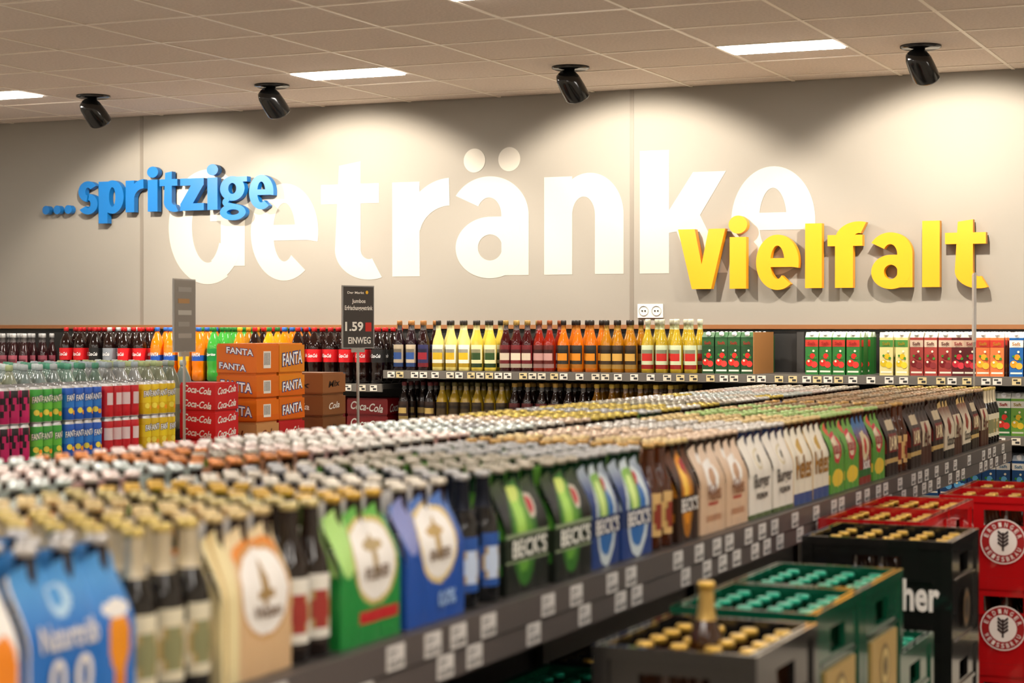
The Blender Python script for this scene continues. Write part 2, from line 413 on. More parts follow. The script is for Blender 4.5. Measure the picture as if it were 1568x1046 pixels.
row('cherry_juice_bottle_row',juice(H('8a1a06'),H('5a1810'),H('8a4820'),H('c89890')),-4.24,-4.11,J,Z1,**JK)
row('orange_juice_bottle_row',juice(H('d06806'),H('2c2a24'),H('2a2420'),H('e89020'),nk=H('c88030')),-4.10,-3.85,J,Z1,**JK)
row('mango_juice_bottle_row',juice(H('b07008'),H('3a2a18'),H('2a2420'),H('d8a850'),nk=H('b89040')),-3.84,-3.62,J,Z1,**JK)
row('apple_juice_bottle_row',juice(H('b89a20'),H('cfd8b0'),H('d8d8c0'),H('c82820'),h=.295,nk=H('ccd0a0')),-3.60,-3.27,.083,Z1,**JK)
row('apple_juice_carton_row',carton(H('1f4a26'),H('d8281c'),H('2c5830'),h=.225,txtc=H('2a5c30')),-3.25,-2.96,.073,Z1,rows=5)
B=Big(); t=Geo(); t.box(-2.955,9.78,Z1,-2.95,10.15,Z1+.225,H('9a6a3c')); B.add(t); B.obj('cardboard_tray')
row('apple_juice_carton_row',carton(H('2c7a34'),H('d8281c'),H('c8e0c0'),h=.225,txtc=H('c83828')),-2.68,-2.38,.075,Z1,rows=5,miss=0)
row('pear_juice_carton_row',carton(H('e0d490'),H('d8b818'),H('e2dcc8'),h=.225,txtc=H('4c8a3c')),-2.28,-2.12,.075,Z1,rows=5,miss=0)
row('cherry_juice_carton_row',carton(H('a84038'),H('7a1014'),H('dfd4c4'),h=.225,txtc=H('d8c0a8')),-2.12,-1.90,.073,Z1,rows=5,miss=0)
row('cherry_juice_carton_row',carton(H('5a1418'),H('c02030'),H('b8a898'),h=.225,txtc=H('c8a890')),-1.90,-1.78,.073,Z1,rows=5,miss=0)
row('orange_juice_carton_row',carton(H('e07840'),H('f8b028'),H('f0e4d4'),h=.225,txtc=H('c83828')),-1.78,-1.64,.073,Z1,rows=5,miss=0)
row('multivitamin_juice_carton_row',carton(H('1f62a8'),H('f09a20'),H('e8e4dc'),h=.225),-1.62,-1.1,.073,Z1,rows=5,miss=0)
Z2=CZ-.555;Z3=CZ-.87
row('red_wine_bottle_row',juice(H('160a0a'),H('40281c'),H('6a1820'),H('c8a860'),h=.235),-5.1,-4.85,J,Z2)
row('cider_bottle_row',juice(H('a88a18'),H('3a2a10'),H('5a5020'),h=.235),-4.85,-4.4,J,Z2)
row('berry_juice_bottle_row',juice(H('180606'),H('5a1a1a'),H('b89040'),h=.235),-4.4,-3.9,J,Z2)
row('mango_juice_bottle_row',juice(H('8a5a08'),H('3a2a18'),H('c9a840'),h=.235),-3.9,-3.3,J,Z2)
row('juice_carton_row',[carton(H('3a8a3c'),H('f0d020'),H('e8e8e0')),carton(H('e8e4d0'),H('60a030'),H('e8e8e0')),carton(H('2d7a34'),H('d83020'),H('e8e8e0')),carton(H('7ab040'),H('e8c020'),H('e8e8e0'))],-3.2,-1.1,.073,Z2,rows=4,miss=0)
row('juice_carton_row',[carton(H('1f62a8'),H('e8e4dc'),H('c8d4e0')),carton(H('184a80'),H('60b0e0'),H('c8d4e0'))],-3.2,-1.1,.073,Z3,rows=4,miss=0)
row('cola_bottle_row',cola,-8.0,-6.1,.092,CZ-.72,rows=2,yp=.095)

# ------------------------------------------------------------------ soft drink gondola (left)
g=Geo(); GX=-4.68; Y0,Y1=4.9,8.70; ZD=CZ-.2345-3*.145
g.box(-5.75,Y0,0,-4.70,Y1,.12,dk); g.box(-5.75,Y0,ZD-.04,GX,Y1,ZD,sh); g.box(GX,Y0,ZD-.06,GX+.012,Y1,ZD+.003,H('6b665f'))
g.box(-5.75,Y0,ZD,-5.06,7.76,1.21,H('3c3a38')); g.box(-5.24,Y0,.12,-5.20,Y1,ZD-.04,dk)
for z in (.42,.72): g.box(-5.73,Y0,z-.03,-4.70,Y1,z,sh)
for y in (Y0+.02,6.2,7.4,Y1-.04):
    g.box(-5.75,y,.12,-5.71,y+.03,ZD-.04,H('3a3836')); 
mk('soft_drink_gondola',g)
def canblock(name,gf,gb,y0,y1,layers,xf=-4.70,depth=5,pitch=.0605,z=ZD,lh=.1452):
    B=Big(); n=int((y1-y0+.01)/pitch)
    for i in range(n):
        for d in range(depth):
            for l in range(layers):
                gg=gf if d==0 or i==0 else gb
                B.add(gg,(xf-.031-d*pitch,y0+pitch*(i+.5),z+l*lh),random.uniform(-.55,.15) if d==0 else 0,1,random.uniform(.9,1.08))
    return B.obj(name)
def pinkfn(a,t):
    q=math.sin(a*9+t*5)*math.cos(t*11+a*4)
    return H('1a0a12') if q>.25 else H('c41c62')
pk=H('c41c62')
canblock('pink_energy_drink_cans',can(pk,fn=pinkfn,seg=24),can(pk),5.30,5.98,3)
canblock('green_soda_cans',can(H('3fa43a'),H('6ac040'),'FANTA',H('fffbe0')),can(H('3fb43a')),5.985,6.18,3)
canblock('blue_soda_cans',can(H('1d5cc0'),H('2a7ed4'),'FANTA',H('ffffff')),can(H('1d5cc0')),6.185,6.44,3)
def redfn(a,t): return H('e0c8c8') if abs(a)<.22 and .3<t<.8 and (int(t*10)%3) else None
canblock('red_soda_cans',can(H('c81422'),fn=redfn,seg=24),can(H('c81422')),6.445,6.71,3)
canblock('yellow_soda_cans',can(H('e0bc10'),H('ecd020'),'FANTA',H('ffffff')),can(H('e8c818')),6.715,6.96,3)
def multipack(x0,x1,y0,y1,z,h,col,txt,tcol,two=1,band=None,out=None,barcode=False,ts=1.0):
    g=Geo(); c=.008
    g.box(x0,y0+c,z,x1-c,y1-c,z+h,col); g.box(x0,y0,z+c,x1,y1,z+h-c,col)
    if band:
        g.box(x0-.001,y0-.001,z+h*.06,x1+.001,y1+.001,z+h*.30,band)
    L=y1-y0; W=x1-x0
    for k in range(two):
        zz=z+h*(k+.5)/two
        hh=h/two*(.42 if out else .5)*ts
        sh_=((k%2)*2-1)*.02 if two>1 and out else 0
        def f1(a,b,e): return (x1+.0015+e,(y0+y1)/2+a,zz+b+a*.08)
        def f2(a,b,e): return ((x0+x1)/2+a+sh_,y0-.0015-e,zz+b-a*.10)
        if out:
            if not barcode: logo_text(g,txt,L*.82*ts,hh,f1,tcol,out)
            logo_text(g,txt,W*(.70 if two>1 else .82)*ts,hh,f2,tcol,out)
        else:
            text(g,txt,L*.8*ts,hh,lambda a,b:f1(a,b,0),tcol,0,.02,.3)
            text(g,txt,W*.8*ts,hh,lambda a,b:f2(a,b,0),tcol,0,.02,.3)
    if barcode:
        g.box(x1,y0+L*.3,z+h*.2,x1+.002,y0+L*.62,z+h*.75,wht)
        for q in range(5): g.box(x1+.002,y0+L*(.33+q*.055),z+h*.3,x1+.003,y0+L*(.345+q*.055),z+h*.7,H('202020'))
    return g
B=Big()
for yy in (7.045,7.25):
    for z0 in (ZD+.025,ZD+.155,ZD+.285):
        if yy<7.2 and z0>ZD+.1: continue
        B.add(multipack(-4.89,-4.70,yy,yy+.19,z0,.13,H('c8141e',random.uniform(.9,1.1)),'Coca-Cola',wht,two=2))
b=Geo(); b.box(-4.91,7.04,ZD,-4.70,7.44,ZD+.025,H('8a6a44')); B.add(b); B.obj('cola_can_multipacks')
B=Big()
bl=H('1a3a8c')
hs=[.110,.110,.112,.112,.146]; zz=ZD
for l in range(5):
    for k,(ya,yb) in enumerate(((7.60,7.80),(7.805,8.04))):
        col=H('e87410',random.uniform(.85,1.05)); tx='FANTA'; tc=WHT; o=bl; bc=(k==0)
        if (l,k)==(1,0): col=H('c89058'); tx='Cola'; tc=H('7a3a1a'); o=None; bc=False
        if (l,k)==(1,1) or (l,k)==(0,0): col=H('c01820'); tx='Coca-Cola'; tc=wht; o=None
        if l>=3 and k==1: col=H('e88a18')
        B.add(multipack(-4.92,-4.70,ya,yb,zz,hs[l]-.001,col,tx,tc,band=H('e06808') if tx=='FANTA' and l<4 else None,two=2 if l==4 and k==0 else 1,out=o,barcode=bc and o is not None,ts=.75 if o is None else .95))
    zz+=hs[l]
B.obj('orange_soda_can_multipacks')
B=Big()
for l in range(3):
    for x0 in (-5.45,-5.17): B.add(multipack(x0-.27,x0,9.80,10.07,CZ-.72+l*.1,.098,H('8c1016',1),'Coca-Cola',wht,two=1))
B.obj('cola_can_multipacks')
B=Big()
for l in range(4):
    B.add(multipack(-4.98,-4.70,8.22,8.45,ZD+l*.11,.108,H('9a6238',random.uniform(.6,1.1)),['Cola','Mix','Cola','Mix'][l],H('2a1810') if l%2 else wht,two=1,ts=.6))
B.obj('cardboard_drink_trays')
# PET clear bottles behind the cans
B=Big()
clears=[pet(H('98a8a4'),H('c8d4d8'),H('d8e4e4')),pet(H('88a498'),H('a8c8b8'),H('60b090')),pet(H('a8acac'),H('d8c8c8'),H('b8c8d0')),pet(H('a0a890'),H('d0d8b0'),H('c8d8a0'))]
for i in range(25):
    for d in range(6):
        B.add(clears[(i//3)%4],(-5.11-d*.098,5.25+i*.098,1.21),random.uniform(-.3,.3),1,random.uniform(.7,1.05))
B.obj('water_bottle_rows')
def sign(name,x,y,ztop,zbot,rz,txt,light=False):
    g=Geo(); w=.100; h=.305; fr=H('a09e9a') if not light else H('d8d6d2'); bd=H('3a3532')
    z0=ztop-h
    g.box(-w-.006,-.004,z0-.006,w+.006,.004,ztop+.006,fr,1)
    g.box(-w,-.0055,z0,w,.0055,ztop,bd if txt else (H('75706a') if not light else H('d0ccc4')),0)
    yy=-.0065
    if txt:
        wt=H('f0ece0')
        text(g,'Der Markt',.11,.012,lambda a,b:(a-.02,yy,ztop-.03+b),wt)
        g.poly([(.055+.009*math.cos(q*.63),yy,ztop-.028+.009*math.sin(q*.63)) for q in range(10)],H('f0b818'))
        text(g,'Jumbos',.09,.026,lambda a,b:(a,yy,ztop-.075+b),wt)
        text(g,'Erfrischungsgetränk',.185,.030,lambda a,b:(a,yy,ztop-.11+b),wt)
        text(g,'1.59',.12,.048,lambda a,b:(a-.03,yy,ztop-.20+b),wt,0,.03)
        g.box(.045,yy,ztop-.225,.085,yy+.001,ztop-.18,H('c8261c'))
        text(g,'EINWEG',.15,.034,lambda a,b:(a+.005,yy,ztop-.27+b),wt,0,.02)
    else:
        for k,cc in enumerate(('8a8680','9a7040','a8a49c','8a8680','989088')): g.box(-.07,yy,ztop-.05-k*.05,.06-.02*(k%2),yy+.001,ztop-.03-k*.05,H(cc))
    g.box(-.006,-.004,zbot,.006,.004,z0,H('c8c6c0'),2)
    g.box(-.04,-.006,z0-.025,.04,.006,z0-.006,H('b8b6b0'),2)
    g.box(-.045,-.03,zbot,.045,.03,zbot+.006,H('77756f'),2)
    o=mk(name,g); p=o.location.copy(); o.rotation_euler[2]=rz
    o.location=(x,y,p.z); return o
sign('price_sign',-4.645,6.92,CZ+.20,ZD,math.radians(98),False)
sign('price_sign',-4.60,8.40,CZ+.20,0,math.radians(70),True)

# ------------------------------------------------------------------ beer gondola
ZS=CZ-.526; XF=-1.46; XB=-2.67; G0,G1=.9,8.93
g=Geo(); st=H('3b3735')
g.box(XB,G0,ZS-.035,XF-.012,G1,ZS,st)
for xx,sx in ((XF,1),(XB,-1)):
    g.box(xx-.012 if sx>0 else xx-.012,G0,ZS-.095,xx,G1,ZS+.004,H('5a5350'))
    if sx>0: g.box(xx,G0,ZS-.050,xx+.0012,G1,ZS-.047,H('2a2624'))
    y=G0+.05
    while y<G1-.15:
        for dz in (0,1):
            if random.random()<.85:
                yy=y+dz*.05+random.uniform(-.012,.012); z=ZS-.003-dz*.046; w=.062
                if sx>0:
                    g.box(xx,yy,z-.041,xx+.002,yy+w,z,H('d8d4d0'))
                    g.box(xx+.002,yy+.006,z-.012,xx+.0026,yy+w*.55,z-.008,H('6a6a6a'))
                    g.box(xx+.002,yy+.006,z-.019,xx+.0026,yy+w*.4,z-.016,H('8a8a8a'))
                    text(g,random.choice(['0.89','4.99','1.09','5.49','3.99']),w*.42,.011,lambda a,b:(xx+.0028,yy+w*.68+a,z-.030+b),H('4a4a4a'),0,.02)
                    for q in range(6): g.box(xx+.002,yy+.006+q*.004,z-.036,xx+.0026,yy+.0075+q*.004,z-.026,H('6a6a6a'))
                elif dz==0: g.box(xx-.014,yy,z-.036,xx-.012,yy+w,z,H('ece8e2'))
        y+=random.choice([.11,.13,.17,.21])
g.box(-2.085,G0,.1,-2.065,G1,ZS+.13,H('26262a'))
for y in (G0+.02,2.2,3.5,4.8,6.1,7.4,G1-.06): g.box(-2.10,y,0,-2.05,y+.04,ZS+.13,H('3a3836')); 
for y in (2.2,3.5,4.8,6.1,7.4,G1-.05):
    for x0,x1 in ((-2.05,-1.52),(-2.62,-2.10)): g.box(x0,y+.01,ZS-.085,x1,y+.03,ZS-.035,st)
g.box(XB+.02,G0,0,XF-.30,G1,.09,dk)
mk('beer_shelf_gondola',g)

def design(d,L):
    asp=L/.23
    def f(u,v):
        c=d['base']
        if 'top' in d:
            t=min(1,max(0,(v-d.get('tv',.6))/.25)); c=tuple(a*(1-t)+b*t for a,b in zip(c,d['top']))
        for s in d.get('sh',()):
            if s[0]=='c':
                if ((u-s[1])*asp)**2+(v-s[2])**2<s[3]**2: c=s[4]
            elif s[0]=='e':
                if ((u-s[1])/s[3])**2+((v-s[2])/s[4])**2<1: c=s[5]
            elif s[0]=='b':
                if s[1]<v<s[2]: c=s[3]
            elif s[0]=='s':
                if s[1]<u<s[2]: c=s[3]
            elif s[0]=='r':
                if s[1]<u<s[2] and s[3]<v<s[4]: c=s[5]
        return c
    return f
def pack_geo(L,d,fine,Hh=.230,W=.125):
    g=Geo(); f=design(d,L)
    nu,nv=(66,56) if fine else (9,5)
    def fx(u,v):
        t=max(0,(v-.52)/.48)
        t=t*t*(3-2*t)
        return -(.026*t+(.002+.010*t)*(1-abs(math.sin(3*math.pi*u))))
    def zz(u,v):
        return v*(Hh-.018*(1-abs(math.sin(3*math.pi*u)))*(v**6))
    def grid(nu,nv,fn,colf):
        b=len(g.v)
        for j in range(nv+1):
            for i in range(nu+1):
                g.v.append(fn(i/nu,j/nv))
        for j in range(nv):
            for i in range(nu):
                a=b+j*(nu+1)+i
                g.face([a,a+1,a+nu+2,a+nu+1],colf((i+.5)/nu,(j+.5)/nv),0,True)
    grid(nu,nv,lambda u,v:(fx(u,v),u*L,zz(u,v)),f)
    grid(9,5,lambda u,v:(-W-fx(u,v),u*L,zz(u,v)),f)
    e=(14,20) if fine else (2,5)
    for y in (0,L):
        grid(e[0],e[1],lambda u,v:(fx(0,v)+(-W-2*fx(0,v))*u,y,v*(Hh-.03)),lambda u,v:f(.15+u*.5,v*.9))
    for s in d.get('tx',()):
        txt,u,v,w,h,col=s
        w=min(w,L*.9)
        text(g,txt,w,h,lambda a,b:(fx(min(1,max(0,u+a/L)),v+b/Hh)+.0035,u*L+a,v*Hh+b),col,0,.02)
    g.box(-W/2-.001,.01,.05,-W/2+.001,L-.01,Hh+.006,f(.5,.75))
    nk=neck(d.get('glass',H('2a1206')),d['cap'],12 if fine else 8)
    for i in range(3):
        for x in (-.036,-.089):
            g.add(nk,(x,L*(i+.5)/3,0.004))
    return g
wt=H('f4f0ea'); gold=H('d8c08a'); slv=H('d4d0ca')
D={}
D['whiteor']=dict(base=wt,cap=gold,sh=[('e',.75,.40,.24,.32,H('f08a18')),('e',.72,.68,.2,.06,wt),('b',0,.12,H('c8202a')),('r',.05,.4,.5,.9,H('c8202a'))],tx=[('0,0',.35,.35,.07,.05,H('1a3a9a'))])
D['blue0']=dict(base=H('1f74cc'),top=H('4c9ce0'),cap=slv,sh=[('e',.84,.28,.05,.16,H('e88a10')),('e',.84,.48,.10,.20,H('f59a14')),('e',.84,.66,.13,.05,wt),('s',.0,.02,wt),('e',.35,.78,.10,.10,H('b8dcf4')),('e',.35,.80,.05,.06,H('4c9ce0'))],tx=[('Naturtrüb',.36,.58,.12,.034,wt),('0,0',.36,.32,.09,.065,wt),('ALKOHOLFREI',.36,.14,.10,.018,wt)])
D['cream']=dict(base=H('d9b588'),top=H('e8d3a8'),cap=gold,sh=[('s',0,.22,H('ecdca8')),('s',.05,.08,H('c8a868')),('e',.62,.80,.3,.12,H('e08a30')),('c',.62,.55,.32,H('c89a60')),('c',.62,.55,.29,wt),('e',.62,.60,.06,.16,H('a58550')),('r',.5,.74,.50,.56,H('a58550'))],tx=[('Weizen',.62,.42,.08,.02,H('6a4a20'))])
D['green']=dict(base=H('1f8a3c'),top=H('6cb850'),cap=H('c8a040'),sh=[('e',.12,.8,.14,.3,H('b2e080')),('c',.58,.60,.34,H('cdb870')),('c',.58,.60,.30,wt),('r',.3,.95,.14,.23,H('c02028')),('e',.58,.62,.05,.17,H('b7a070')),('e',.58,.70,.16,.05,H('b7a070'))],tx=[('PILSENER',.58,.50,.085,.022,H('6a4a20'))])
D['bluew']=dict(base=H('1d4fa8'),top=H('5078c0'),cap=H('d8d0c0'),sh=[('e',.12,.8,.12,.25,H('8890c8')),('c',.55,.62,.33,H('d8c080')),('c',.55,.62,.29,wt),('e',.55,.64,.05,.17,H('c0a060')),('e',.55,.70,.15,.05,H('c0a060'))],tx=[('BRAUEREI',.55,.52,.08,.02,H('6a4a20')),('0,0%',.65,.16,.07,.032,H('a8c8f0'))])
BK="BECK'S"
D['becks']=dict(base=H('10140e'),top=H('3a4a2c'),tv=.75,cap=H('b0a898'),glass=H('12301c'),sh=[('e',.42,.52,.30,.46,H('2f6a20')),('e',.40,.55,.20,.38,H('5f9a34')),('e',.36,.60,.10,.28,H('a0d058')),('e',.36,.86,.10,.08,H('c8d870')),('e',.66,.74,.10,.12,H('c8c0b0')),('e',.66,.74,.07,.09,H('b02028')),('b',.28,.50,H('1a2416')),('b',.27,.29,H('8a9a78')),('b',.49,.51,H('8a9a78'))],tx=[(BK,.5,.39,.165,.036,H('f4f4ea'))])
D['becksb']=dict(base=H('1c3a7a'),top=H('a8b4c0'),tv=.7,cap=H('b8b8b8'),glass=H('12301c'),sh=[('e',.5,.5,.36,.50,H('c8d4d8')),('e',.5,.46,.28,.36,H('2c6ab0')),('e',.42,.60,.16,.3,H('80b050')),('e',.42,.62,.07,.2,H('d0e890')),('e',.62,.8,.09,.10,H('b02028')),('b',.30,.48,H('1c3060'))],tx=[(BK,.5,.39,.14,.034,wt)])
D['gold']=dict(base=H('2a1408'),top=H('5a3010'),cap=gold,sh=[('e',.45,.5,.30,.46,H('a86812')),('e',.45,.55,.18,.38,H('e09020')),('e',.42,.6,.08,.24,H('f8c850')),('c',.55,.8,.1,H('b02028')),('b',.30,.48,H('2a1808'))],tx=[(BK,.5,.39,.13,.034,wt)])
D['beige']=dict(base=H('d8b898'),top=H('e0c8b0'),cap=H('e0c8b0'),sh=[('c',.5,.62,.2,wt),('c',.5,.62,.10,H('c8a080')),('r',.2,.8,.12,.2,H('b88868')),('r',.3,.7,.3,.34,H('b04030')),('e',.2,.85,.1,.08,wt)],tx=[('Helles',.5,.45,.10,.04,H('8a5838'))])
D['white']=dict(base=H('ece6da'),cap=slv,glass=H('1a2a50'),sh=[('b',0,.05,H('5a6a40')),('c',.5,.70,.13,H('d8cca8')),('c',.5,.70,.10,H('ece6da')),('e',.5,.70,.05,.05,H('5a5a48'))],tx=[('Burger',.5,.42,.14,.05,H('3a3830')),('PREMIUM',.5,.26,.10,.018,H('3a3830'))])
D['white2']=dict(base=H('efe8d4'),cap=gold,sh=[('c',.5,.74,.1,H('c8a040')),('b',0,.15,H('38508a')),('s',0,.03,H('c8a040'))],tx=[('Helles',.5,.48,.15,.07,H('a07020'))])
D['greenpk']=dict(base=H('5a9a3a'),top=H('6aa040'),cap=H('a8c880'),sh=[('c',.5,.62,.22,H('c83040')),('c',.5,.62,.16,H('e8d8b8')),('e',.5,.2,.4,.12,H('e8c840')),('e',.2,.9,.15,.12,H('d86040'))],tx=[('Radler',.5,.62,.09,.04,H('a02030'))])
D['redgr']=dict(base=H('8a2a20'),top=H('3a6aa0'),cap=H('c8b080'),sh=[('c',.5,.55,.22,H('d8c8a0')),('b',.1,.22,H('2a6a30')),('e',.5,.55,.1,.12,H('c83030'))],tx=[('Bock',.5,.30,.10,.04,wt)])
D['brown']=dict(base=H('2a1a14'),top=H('3a2418'),cap=H('a89070'),sh=[('r',.15,.85,.35,.65,H('7a1a18')),('b',.2,.26,H('c8a868')),('r',.2,.8,.7,.85,H('c8b898'))],tx=[('DARK',.5,.5,.12,.05,H('e8d8b0'))])
D['brown2']=dict(base=H('4a2418'),top=H('2a1810'),cap=H('c0a080'),sh=[('r',.1,.9,.3,.72,H('cdbfa4')),('c',.5,.6,.1,H('8a2018'))],tx=[('Alt',.5,.42,.10,.06,H('5a2018'))])
D['creamd']=dict(base=H('ddd0b8'),top=H('7a5038'),cap=H('b8a890'),sh=[('b',0,.15,H('28201c')),('c',.5,.55,.15,H('8a3020')),('b',.9,1,H('c8a868'))],tx=[('Stout',.5,.3,.14,.04,H('28201c'))])
D['redwhite']=dict(base=H('c03028'),top=H('e8d8d0'),cap=H('f0e0d8'),sh=[('c',.5,.5,.2,wt)])
D['yelblue']=dict(base=H('d8b030'),top=H('3860a0'),cap=H('d8c060'))
D['whitecap']=dict(base=H('d8d4c8'),top=H('e8e0d0'),cap=H('e8e4dc'))
D['orangecap']=dict(base=H('c86a30'),top=H('d8b090'),cap=H('d08850'))
D['greycap']=dict(base=H('3a4a3a'),top=H('889080'),cap=H('b8b4a0'))
D['mint']=dict(base=H('b8d0c8'),top=H('d8e0d8'),cap=H('d8e0dc'))
front=[(.95,1.20,'cream'),(1.20,1.44,'green'),(1.44,1.66,'bluew'),(1.66,1.885,'whiteor'),(1.89,2.13,'blue0'),(2.13,2.33,'B:dark'),(2.33,2.545,'cream'),(2.545,2.675,'B:weiss'),
 (2.68,2.905,'green'),(2.91,3.155,'bluew'),(3.16,3.345,'B:blue'),(3.35,3.57,'becks'),(3.575,3.79,'becks'),(3.795,3.975,'becksb'),(3.98,4.185,'becksb'),(4.19,4.345,'B:brown'),
 (4.35,4.525,'gold'),(4.53,4.735,'beige'),(4.74,4.945,'beige'),(4.95,5.17,'white'),(5.175,5.385,'white'),(5.39,5.60,'white2'),(5.605,5.81,'white2'),(5.815,6.0,'greenpk'),(6.005,6.19,'greenpk'),
 (6.195,6.38,'redgr'),(6.385,6.57,'greenpk'),(6.575,6.76,'brown'),(6.765,6.95,'B:brown'),(6.955,7.16,'brown'),(7.165,7.37,'brown2'),(7.375,7.58,'brown'),(7.585,7.79,'creamd'),(7.795,8.0,'brown2'),(8.005,8.2,'creamd'),(8.205,8.4,'brown'),(8.405,8.6,'brown2'),(8.605,8.88,'B:dark')]
bot={'dark':(H('0c0806'),H('e0d8bc'),H('d8c070'),H('d8ccb0'),H('8a8a60')),'weiss':(H('1a0c06'),H('e8e4d8'),H('c8b880'),None,H('a03028')),'blue':(H('0a0c10'),H('1a50a0'),H('b8b8b8'),H('181c28'),H('c8d8f0')),'brown':(H('4a1e08'),H('d8b070'),H('c8a060'),None,H('8a2a18'))}
fr=Big(); bk=Big(); cache={}
def jitter(): return random.uniform(-.004,.004)
for y0,y1,k in front:
    L=y1-y0-.012
    if k.startswith('B:'):
        gl,lb,cp,fo,lg=bot[k[2:]]
        gfine=longneck(gl,lb,cp,fo,.25,32,lg); gco=longneck(gl,None,cp,fo,.25,8)
        n=max(2,int((y1-y0)/.064)); p=(y1-y0)/n
        for i in range(n):
            for d in range(8):
                (fr if d<1 else bk).add(gfine if d<2 else gco,(-1.535-d*.066,y0+p*(i+.5),ZS),random.uniform(-.5,.1))
    else:
        gf=pack_geo(L,D[k],True); gc=pack_geo(L,D[k],False)
        for d in range(4):
            (fr if d==0 else bk).add(gf if d==0 else gc,(-1.50-d*.131+(jitter() if d else random.uniform(-.008,.002)),y0+.006+jitter(),ZS),random.uniform(-.02,.02),1,random.uniform(.90,1.08))
fr.obj('beer_six_pack_front_row'); bk.obj('beer_six_pack_rows')
bb=Big()
y=G0+.05
seq=['bluew','greycap','green','cream','yelblue','whitecap','redwhite','mint','orangecap','redwhite','whitecap','redwhite','mint','whitecap','beige','yelblue','becksb','yelblue','greycap','becks','whitecap','yelblue','mint','redwhite','whitecap','bluew','yelblue']
while y<G1-.25:
    for d in range(4):
        k=seq[min(len(seq)-1,int((y-G0)/(G1-G0)*len(seq)))] if random.random()<.8 else random.choice(seq)
        if (k,'c') not in cache: cache[(k,'c')]=pack_geo(.2,D[k],False)
        bb.add(cache[(k,'c')],(-2.11-d*.131+jitter(),y+jitter(),ZS),random.uniform(-.02,.02),1,random.uniform(.85,1.08))
    y+=.212
bb.obj('beer_six_pack_rows')

